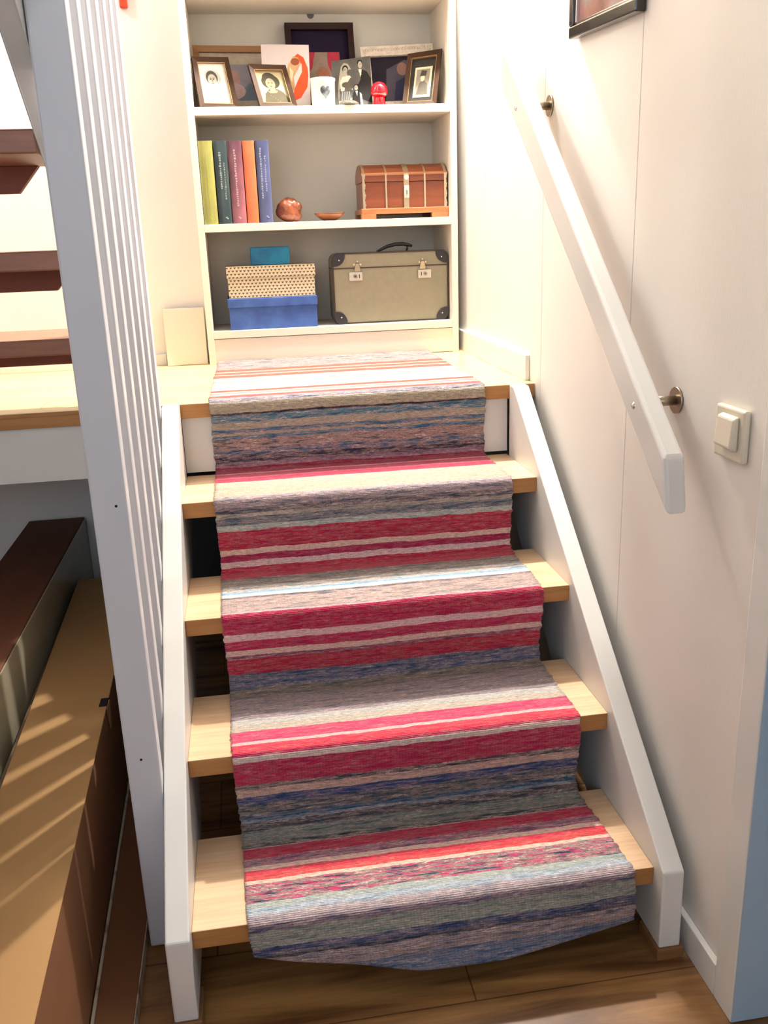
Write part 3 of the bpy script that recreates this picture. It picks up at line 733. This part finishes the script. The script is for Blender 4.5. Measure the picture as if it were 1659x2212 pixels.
# --- portrait frame at right
q, t, bu, bv = framed('photo_frame', 'brown frame with gilt line and small portrait on dark mount, far right of top shelf', 'photo frame',
    [(.726, .755, ZA+.001), (.826, .728, ZA+.001), (.756, .80, 1.793), (.858, .773, 1.802)], .0145, .016, DKFR, GILT, .0011)
b = MB(); w = -.011
q.slab(b, bu, 1-bu, bv, 1-bv, w-.001, w); b.build('mount', TONE('2e2b27'), t)
b = MB(); b.mat(0); q.slab(b, .27, .77, .18, .74, w, w+.001)
b.mat(1); q.poly(b, [(.32, .23), (.71, .23), (.71, .70), (.32, .70)], w+.0013)
b.mat(2); q.poly(b, [(.36, .23), (.69, .23), (.66, .42), (.54, .50), (.42, .44)], w+.0015)
b.mat(0); q.blob(b, .51, .53, .06, .06, w+.0017)
b.mat(3); q.poly(b, [(.43, .57), (.60, .57), (.62, .66), (.46, .68)], w+.0019)
b.build('portrait', [TONE('c4b898'), TONE('7c7468'), TONE('544f45'), TONE('3c3830')], t)

# --- red glass mushroom
c = (.655, .742, ZA+.0008)
RED = paint('red_glass', 'd00818', .12, .25, 120, coat=.5); 
t = thing('mushroom_ornament', 'small bright red glass mushroom in front of the white carved frame', 'ornament', c)
b = MB(); b.lathe([(0, 0), (.0175, 0), (.019, .003), (.0175, .014), (.0165, .03), (0, .031)], c, 32); b.build('stalk', RED, t)
b = MB(); b.lathe([(0, .028), (.020, .028), (.0255, .034), (.0258, .040), (.0235, .052), (.016, .062), (.006, .0665), (0, .067)], c, 40); b.build('cap', RED, t)
# --- glass dome
c = (.560, .728, ZA+.0008)
b = MB(); b.lathe([(0, 0), (.030, 0), (.0315, .003), (.028, .009), (.018, .014), (.008, .016), (0, .0163)], c, 40)
m, nt, pb = new_mat('dark_glass'); pb.inputs['Base Color'].default_value = lin('8c867c'); pb.inputs['Roughness'].default_value = .06; pb.inputs['Transmission Weight'].default_value = .7
tag(b.build('paperweight', m), 'low glass paperweight lying in front of the wedding photograph', 'paperweight')

# --- books
def book(x0, x1, h, label, cover, marks, mname, blob=None, streak=None, depth=.165, y=.708):
    t = thing('book', label, 'book', ((x0+x1)/2, y+depth/2, ZB), 'hardback books in a row on the middle shelf')
    b = MB(); cx = (x0+x1)/2; hw = (x1-x0)/2; pr = []
    for i in range(9):
        a = PI*i/8; pr.append((cx-hw*math.cos(a), y+.004-.0045*math.sin(a)))
    pts = pr+[(x1, y+depth), (x1-.003, y+depth), (x1-.003, y+.008), (x0+.003, y+.008), (x0+.003, y+depth), (x0, y+depth)]
    b.prism(pts, 'z', ZB+.0005, ZB+h, .0004, 1); b.build('cover', cover, t)
    b = MB(); b.box(x0+.0035, x1-.0035, y+.0085, y+depth-.004, ZB+.004, ZB+h-.003); b.build('pages', CREAMP, t)
    if marks:
        rnd = random.Random(int(x0*1000))
        for (uc, z0, z1, wd) in marks:     # worn, unreadable lines of spine lettering
            z = z0; b = MB()
            while z < z1:
                hgt = rnd.uniform(.003, .006); u = uc+rnd.uniform(-.02, .02); ww = wd*rnd.uniform(.5, 1.1)
                xx = cx+hw*2*(u-.5); a = math.acos(max(-1, min(1, -(xx-cx)/hw))); yy = y+.004-.0045*math.sin(a)-.0003
                b.box(xx-ww/2, xx+ww/2, yy-.0002, yy+.0006, z, z+hgt)
                z += hgt+rnd.uniform(.0012, .0028)
            b.build('spine_lettering', mname, t)
        if blob:
            b = MB(); xx = cx+hw*2*(blob-.5)
            b.box(xx-.004, xx+.002, y-.0008, y+.0006, ZB+.016, ZB+.021, .001); b.box(xx-.001, xx+.005, y-.0008, y+.0006, ZB+.013, ZB+.0175, .001)
            b.build('spine_emblem', mname, t)
    return t
book(.105, .147, .2345, 'yellow green hardback book, leftmost on the middle shelf', two_tone('cover_green', '868a48', 'a29f58', 14, (1, 1, .5), .35, .35, .65, c3='8c985c'), [(.5, ZB+.05, ZB+.19, .003)], TONE('a0a43e'), .5)
book(.1495, .1885, .2335, 'dark green hardback book between the yellow green and pink books', two_tone('cover_darkgreen', '26343a', '3c4a4a', 14, (1, 1, .5), .3, .4, .65), [(.42, ZB+.10, ZB+.20, .007), (.70, ZB+.07, ZB+.17, .004)], TONE('8a9490'), .62)
book(.191, .2325, .2325, 'dusty pink and plum hardback book, third from the left', two_tone('cover_plum', '5c3a46', '9c6068', 9, (1, 1, .6), .3, .4, .62, c3='b87880'), [(.45, ZB+.05, ZB+.21, .006)], TONE('b08c90'), .5)
book(.2345, .2695, .2325, 'plain orange hardback book, fourth from the left', two_tone('cover_orange', 'c4603c', 'd27248', 14, (1, 1, .5), .4, .35, .65), [], None)
book(.2715, .3115, .2330, 'blue hardback book at the right end of the row', two_tone('cover_blue', '3c425e', '586088', 12, (1, 1, .5), .3, .35, .65), [(.35, ZB+.07, ZB+.21, .005), (.66, ZB+.09, ZB+.19, .005)], TONE('8c90ac'), .6)

# --- carved wooden ball
c = Vector((.363, .765, ZB+.0415))
HEADW = wood('carved_wood', '6a3018', '8c4a2a', (14, 14, 3), .35, coat=.2)
b = MB(); bmesh.ops.create_icosphere(b.bm, subdivisions=5, radius=1)
lobes = [((-.2, -.55, .35), .62, .16), ((.55, -.55, .5), .40, .10), ((-.1, -.8, -.45), .55, .15), ((.75, -.2, -.65), .40, .18), ((.75, -.3, .25), .35, .12), ((-.7, -.3, -.2), .5, .08), ((.2, 0, .8), .5, .10), ((0, .7, 0), .9, .12)]
for v in b.bm.verts:
    n = v.co.normalized(); r = .84
    for (d, wd, am) in lobes:
        dd = (n-Vector(d).normalized()).length; r += am*math.exp(-(dd/wd)**4)
    r -= .05*abs(math.sin(6*n.x+4*n.z+3*noise.noise(n*2)))*(.5+.5*n.z)
    r += .03*noise.noise(n*7)
    v.co = c+Vector((n.x*.0455*r, n.y*.042*r, n.z*.0415*r))
zmin = min(v.co.z for v in b.bm.verts)
for v in b.bm.verts: v.co.z -= zmin-(ZB+.0005)
for f in b.bm.faces: f.smooth = True
tag(b.build('carved_ornament', HEADW), 'round carved brown wooden ornament beside the blue book', 'ornament')
# --- wooden bowl
c = (.489, .765, ZB+.0005)
b = MB(); b.lathe([(0, 0), (.018, 0), (.030, .007), (.042, .016), (.0485, .0235), (.0465, .0235), (.038, .015), (.024, .008), (0, .005)], c, 48)
tag(b.build('wooden_bowl', wood('bowl_wood', '7c4428', '9c6038', (8, 8, 8), .4)), 'small shallow brown wooden bowl in the middle of the shelf', 'bowl')

# --- treasure chest
cy0, cy1 = .738, .885; cx0, cx1 = .592, .857
ch = thing('wooden_chest', 'small brown wooden chest with domed lid and metal straps', 'chest', ((cx0+cx1)/2, (cy0+cy1)/2, ZB))
CHW = wood('chest_wood', '6e341c', '8a4a2a', (3, 24, 24), .35, coat=.15); CHL = wood('chest_light_wood', '94582e', 'b0744a', (3, 24, 24), .4)
zb0 = ZB+.028
b = MB(); b.box(cx0, cx1, cy0, cy1, zb0, 1.4235, .001); b.build('body', CHW, ch)
b = MB(); b.box(cx0-.006, cx1+.006, cy0-.006, cy1+.005, ZB+.015, zb0+.004, .002); b.build('base_moulding', CHL, ch)
for fx0, fx1 in ((cx0-.006, cx0+.040), (cx1-.048, cx1+.005)):
    for fy in (cy0-.006, cy1-.020):
        MB().box(fx0, fx1, fy, fy+.025, ZB+.0005, ZB+.0155, .0015).build('foot', CHL, ch)
prof = [(cy0-.002, 1.4245), (cy0-.002, 1.447), (cy0+.020, 1.465), (cy0+.050, 1.477), (cy0+.095, 1.477), (cy1-.020, 1.465), (cy1, 1.447), (cy1, 1.4245)]
lid = MB().prism(prof, 'x', cx0-.002, cx1+.002, .001).build('lid', CHW, ch)
b = MB(); b.prism([(cy0-.0045, 1.443), (cy0-.0045, 1.449), (cy0+.002, 1.452), (cy0+.002, 1.443)], 'x', cx0-.003, cx1+.003, .0005, 1); b.build('lid_edging', CHL, lid)
def strap(xc, w, zlo, over=True, wavy=0):
    b = MB()
    if wavy:
        n = 14
        for i in range(n):
            z0 = zlo+(1.447-zlo)*i/n; z1 = zlo+(1.447-zlo)*(i+1)/n; k = (w/2)*(1+wavy*math.sin(i*1.6))
            b.box(xc-w/2, xc-w/2+w/2+k, cy0-.0048, cy0-.0015, z0, z1-.0002)
    else: b.box(xc-w/2, xc+w/2, cy0-.0048, cy0-.0015, zlo, 1.447, .0005, 1)
    if over:
        pr = prof[1:-1]
        for a, c_ in zip(pr, pr[1:]):
            up_ = .0022
            b.prism([(a[0], a[1]), (c_[0], c_[1]), (c_[0], c_[1]+up_), (a[0]-.001, a[1]+up_)], 'x', xc-w/2, xc+w/2)
    b.build('metal_strap', BRASS, ch)
strap(.666, .0052, ZB+.018); strap(.788, .0052, ZB+.018)
strap(cx0+.004, .008, zb0+.004, True, .35); strap(cx1-.004, .008, zb0+.004, True, .35)
strap(.7295, .016, ZB+.018, True)
b = MB(); b.box(.7215, .7375, cy0-.0085, cy0-.0045, 1.375, 1.412, .0015); b.cyl((.7295, cy0-.010, 1.436), (.7295, cy0-.0045, 1.436), .0075, n=18)
b.box(.7265, .7325, cy0-.0105, cy0-.008, 1.384, 1.402, .001)
b.build('lock_plate', SATIN, ch)
MB().box(.7285, .7305, cy0-.0112, cy0-.0104, 1.386, 1.398).build('keyhole', BLACK, ch)

# --- boxes on the bottom shelf
def lidbox(name, label, x0, x1, y0, y1, z0, zl, z1, mb, ml):
    t = thing(name, label, 'box', ((x0+x1)/2, (y0+y1)/2, z0), 'stacked lidded boxes on the bottom shelf')
    MB().box(x0, x1, y0, y1, z0, z1-.003, .001).build('body', mb, t)
    MB().box(x0-.003, x1+.003, y0-.003, y1+.003, zl, z1, .0015).build('lid', ml, t)
    return t
BLUEB = two_tone('blue_card', '2c4a88', '3a5c9c', 30, (1, 1, 1), .7, .35, .65)
lidbox('storage_box', 'blue lidded cardboard box, lower one of the stack on bottom shelf', .157, .430, .718, .93, ZC+.0005, 1.066, 1.0935, BLUEB, BLUEB)
def dots():
    m, nt, b = new_mat('dotted_card'); L = nt.links
    g = nt.nodes.new('ShaderNodeNewGeometry'); tc = nt.nodes.new('ShaderNodeTexCoord')
    sep = nt.nodes.new('ShaderNodeSeparateXYZ'); L.new(tc.outputs['Object'], sep.inputs[0])
    def mt(op, a, c=0.0, c2=None):
        n = nt.nodes.new('ShaderNodeMath'); n.operation = op
        for i, v in enumerate((a, c)+((c2,) if c2 is not None else ())):
            if isinstance(v, (int, float)): n.inputs[i].default_value = v
            else: L.new(v, n.inputs[i])
        return n.outputs[0]
    px, pz = .0118, .0096
    xy = mt('ADD', sep.outputs['X'], sep.outputs['Y'])
    rz = mt('DIVIDE', sep.outputs['Z'], pz); rowi = mt('FLOOR', rz)
    rx = mt('ADD', mt('DIVIDE', xy, px), mt('MULTIPLY', rowi, .5))
    fx = mt('SUBTRACT', mt('FRACT', rx), .5); fz = mt('SUBTRACT', mt('FRACT', rz), .5)
    # downward triangle: |fx|*k < fz+c and fz < d
    tri = mt('MULTIPLY', mt('LESS_THAN', mt('SUBTRACT', mt('MULTIPLY', mt('ABSOLUTE', fx), 1.6), fz), .36), mt('LESS_THAN', fz, .26))
    mx = N(nt, 'ShaderNodeMix', data_type='RGBA'); mx.inputs['A'].default_value = lin('c8ba9c'); mx.inputs['B'].default_value = lin('4c4436')
    L.new(tri, mx.inputs['Factor']); L.new(mx.outputs['Result'], b.inputs['Base Color']); b.inputs['Roughness'].default_value = .6
    return m
DOT = dots()
lidbox('storage_box', 'cream box with dark triangle pattern standing on the blue box', .160, .428, .722, .92, 1.0942, 1.155, 1.1895, DOT, DOT)
t = MB(); t.box(.2355, .3585, .780, .845, 1.1900, 1.2445, .003)
tag(t.build('small_box', two_tone('turquoise', '0c6ca0', '1c8ab4', 18, (1, 1, 1), .4, .38, .62)), 'small bright turquoise box on top of the patterned box', 'box')

# --- suitcase
sx0, sx1, sy0, sy1, sz0, sz1 = .488, .8595, .742, .865, ZC+.0008, 1.2165
su = thing('suitcase', 'small grey green vintage suitcase with black corners on the bottom shelf', 'suitcase', ((sx0+sx1)/2, (sy0+sy1)/2, ZC))
SUIT = paint('suitcase_board', '8c8670', .55, .05, 60, bump=.1, bscale=(500, 500, 500)); DKE = paint('dark_leather', '3c2e22', .5, .15, 40); CORN = paint('black_corner', '26262a', .4, .1)
def rr(x0, x1, z0, z1, r, n=6):
    o = []
    for cx_, cz_, a0 in ((x1-r, z1-r, 0), (x0+r, z1-r, PI/2), (x0+r, z0+r, PI), (x1-r, z0+r, 1.5*PI)):
        for i in range(n+1):
            a = a0+PI/2*i/n; o.append((cx_+r*math.cos(a), cz_+r*math.sin(a)))
    return o
MB().prism(rr(sx0, sx1, sz0, sz1, .022), 'y', sy0, sy1, .003, 2).build('shell', SUIT, su)
def border(name, y, w, mat, x0=sx0, x1=sx1, z0=sz0, z1=sz1, r=.023, th=.0025):
    b = MB(); O = rr(x0-.001, x1+.001, z0-.0004, z1+.001, r); I = rr(x0+w, x1-w, z0+w, z1-w, r-w*.6); n = len(O)
    vo = [b.bm.verts.new((p[0], y-th, p[1])) for p in O]; vi = [b.bm.verts.new((p[0], y-th, p[1])) for p in I]
    vo2 = [b.bm.verts.new((p[0], y+.006, p[1])) for p in O]; vi2 = [b.bm.verts.new((p[0], y+.0005, p[1])) for p in I]
    for i in range(n):
        j = (i+1) % n
        b.face([vo[i], vo[j], vi[j], vi[i]]); b.face([vo2[i], vo2[j], vo[j], vo[i]]); b.face([vi[i], vi[j], vi2[j], vi2[i]])
    return b.build(name, mat, su)
border('front_binding', sy0, .0035, DKE)
MB().box(sx0-.0005, sx1+.0005, sy0-.0016, sy1+.0005, 1.1690, 1.1725).build('lid_seam', DKE, su)
for cx_, cz_, dx, dz in ((sx0, sz0, 1, 1), (sx1, sz0, -1, 1), (sx0, sz1, 1, -1), (sx1, sz1, -1, -1)):
    R = .040; pts = [(cx_+dx*.0, cz_+dz*R), (cx_+dx*.0, cz_+dz*.020)]
    for i in range(7):
        a = PI/2*i/6; pts.append((cx_+dx*(.022-.0225*math.cos(a)), cz_+dz*(.022-.0225*math.sin(a))))
    pts.append((cx_+dx*R, cz_))
    for i in range(1, 8):
        a = PI/2*i/8; pts.append((cx_+dx*(.006+(R-.006)*math.cos(a)), cz_+dz*(.006+(R-.006)*math.sin(a))))
    co = MB().prism(pts, 'y', sy0-.0045, sy0+.018, .001, 1).build('corner_guard', CORN, su)
    MB().ball((cx_+dx*.021, sy0-.0048, cz_+dz*.021), .0026, (1, .6, 1), 2).build('rivet', CHROME, co)
for xc, side in ((.5605, 1), (.7825, -1)):
    lk = MB().box(xc-.021, xc+.021, sy0-.0055, sy0-.001, 1.132, 1.158, .001).build('lock_plate', SATIN, su)
    b = MB(); b.cyl((xc-.002*side, sy0-.0075, 1.1455), (xc-.002*side, sy0-.005, 1.1455), .0062, n=20); b.build('lock_barrel', STEEL, lk)
    b = MB(); b.box(xc+.011*side-.001, xc+.011*side+.001, sy0-.0062, sy0-.0053, 1.140, 1.151); b.cyl((xc-.002*side, sy0-.0082, 1.1455), (xc-.002*side, sy0-.0074, 1.1455), .0018, n=10); b.build('key_slot', BLACK, lk)
    b = MB(); xx = xc+.006*side
    b.prism([(xx-.010, 1.160), (xx+.010, 1.160), (xx+.007, 1.175), (xx+.004, 1.184), (xx-.004, 1.184), (xx-.007, 1.175)], 'y', sy0-.0055, sy0-.001, .0008, 1)
    b.ball((xx-.010, sy0-.003, 1.181), .0042, (1, .5, 1), 2); b.ball((xx+.010, sy0-.003, 1.181), .0042, (1, .5, 1), 2); b.ball((xx, sy0-.003, 1.190), .0035, (1, .5, 1), 2)
    b.build('hasp', BRASS, su)
hy = (sy0+sy1)/2-.004
hp = [(.640, hy-.012, 1.2185), (.652, hy-.014, 1.224), (.672, hy-.016, 1.2325), (.697, hy-.017, 1.238), (.722, hy-.016, 1.2385), (.742, hy-.014, 1.2345), (.752, hy-.013, 1.231)]
MB().tube(hp, [.003, .0045, .0055, .006, .006, .005, .004], 12).build('handle', CORN, su)
MB().tube([(.640, hy-.012, 1.2165), (.640, hy-.012, 1.221)], .004, 8).build('handle_loop', CORN, su)
MB().tube([(.735, hy-.012, 1.2165), (.738, hy-.013, 1.234)], .0035, 8).build('handle_loop', CORN, su)

# ------------------------------------------------------------------ things under the landing at left
ar = lambda y: -.143-.0234*(y+1.2)          # right face of the tall carton
A = thing('cardboard_carton', 'long tan cardboard carton with striped light on its top beside the white post', 'carton', (-.24, -.7, 0), 'cartons stored beside the stairs')
b = MB(); b.prism([(-.275, -1.9), (ar(-1.9), -1.9), (ar(.45), .45), (-.350, .45)], 'z', .0005, .309, .002); b.build('body', CARDD, A)  # same tan carton, shade on its side put into the darker body colour
b = MB(); b.prism([(-.276, -1.901), (ar(-1.9)+.001, -1.901), (ar(.45)+.001, .451), (-.351, .451)], 'z', .3092, .312, .0008, 1); b.build('lit_top', CARD, A)  # lit top of the carton, split off to stay tan
yn = -.345
b = MB(); b.box(ar(yn)-.016, ar(yn)+.0016, yn-.02, yn+.02, .290, .3126, .002); b.build('hand_hole', BLACK, A)
b = MB(); b.prism([(yn-.028, .309), (yn+.012, .311), (yn+.0, .262), (yn-.016, .255)], 'x', ar(yn)+.0018, ar(yn)+.0034); b.build('torn_flap', CARD, A)
C_ = thing('cardboard_carton', 'narrow flat brown carton with pale corrugated edge on the floor by the stringer', 'carton', (-.11, -.9, 0), 'cartons stored beside the stairs')
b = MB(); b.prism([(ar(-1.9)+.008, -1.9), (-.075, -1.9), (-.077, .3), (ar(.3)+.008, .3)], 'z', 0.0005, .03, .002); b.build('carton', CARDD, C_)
b = MB(); b.prism([(ar(-1.9)+.003, -1.9), (ar(-1.9)+.0078, -1.9), (ar(.3)+.0078, .3), (ar(.3)+.003, .3)], 'z', .001, .034, 0); b.build('corrugated_edge', CARDE, C_)
b = MB(); b.prism([(-.0748, -1.9), (-.073, -1.9), (-.075, .3), (-.0768, .3)], 'z', .001, .031, 0); b.build('corrugated_edge', CARDE, C_)
b = MB(); b.prism([(-.106, -1.016), (-.083, -1.022), (-.090, -1.004), (-.092, -.979), (-.098, -1.002)], 'z', .0302, .0306); b.build('printed_arrow', BLACK, C_)
bb = MB(); bb.prism([(-.300, -1.9), (-.277, -1.9), (-.352, .5), (-.360, .5)], 'z', .0, .296, .002)
tag(bb.build('plank', two_tone('grey_brown_board', '6c5a48', '5a4634', 5, (1, .3, 1), .4, .3, .7)), 'narrow grey brown plank standing on edge between the two tall cartons', 'plank')
D = thing('cardboard_carton', 'tallest carton with red brown top and pale side at the far left under the landing', 'carton', (-.45, -.5, 0), 'cartons stored beside the stairs')
b = MB(); b.prism([(-.54, -1.9), (-.366, -1.9), (-.366, .752), (-.54, .752)], 'z', .0, .42, .004); b.build('body', two_tone('cardboard_red', '5c3420', '70442a', 3, (1, .3, 1), .8, .3, .7), D)
b = MB(); b.prism([(-.3655, -1.9), (-.3622, -1.9), (-.3622, .74), (-.3655, .74)], 'z', .002, .417, .001); b.build('pale_side', two_tone('pale_laminate', 'b8b098', '948a6e', 5, (1, .3, 1), .25, .3, .7), D)
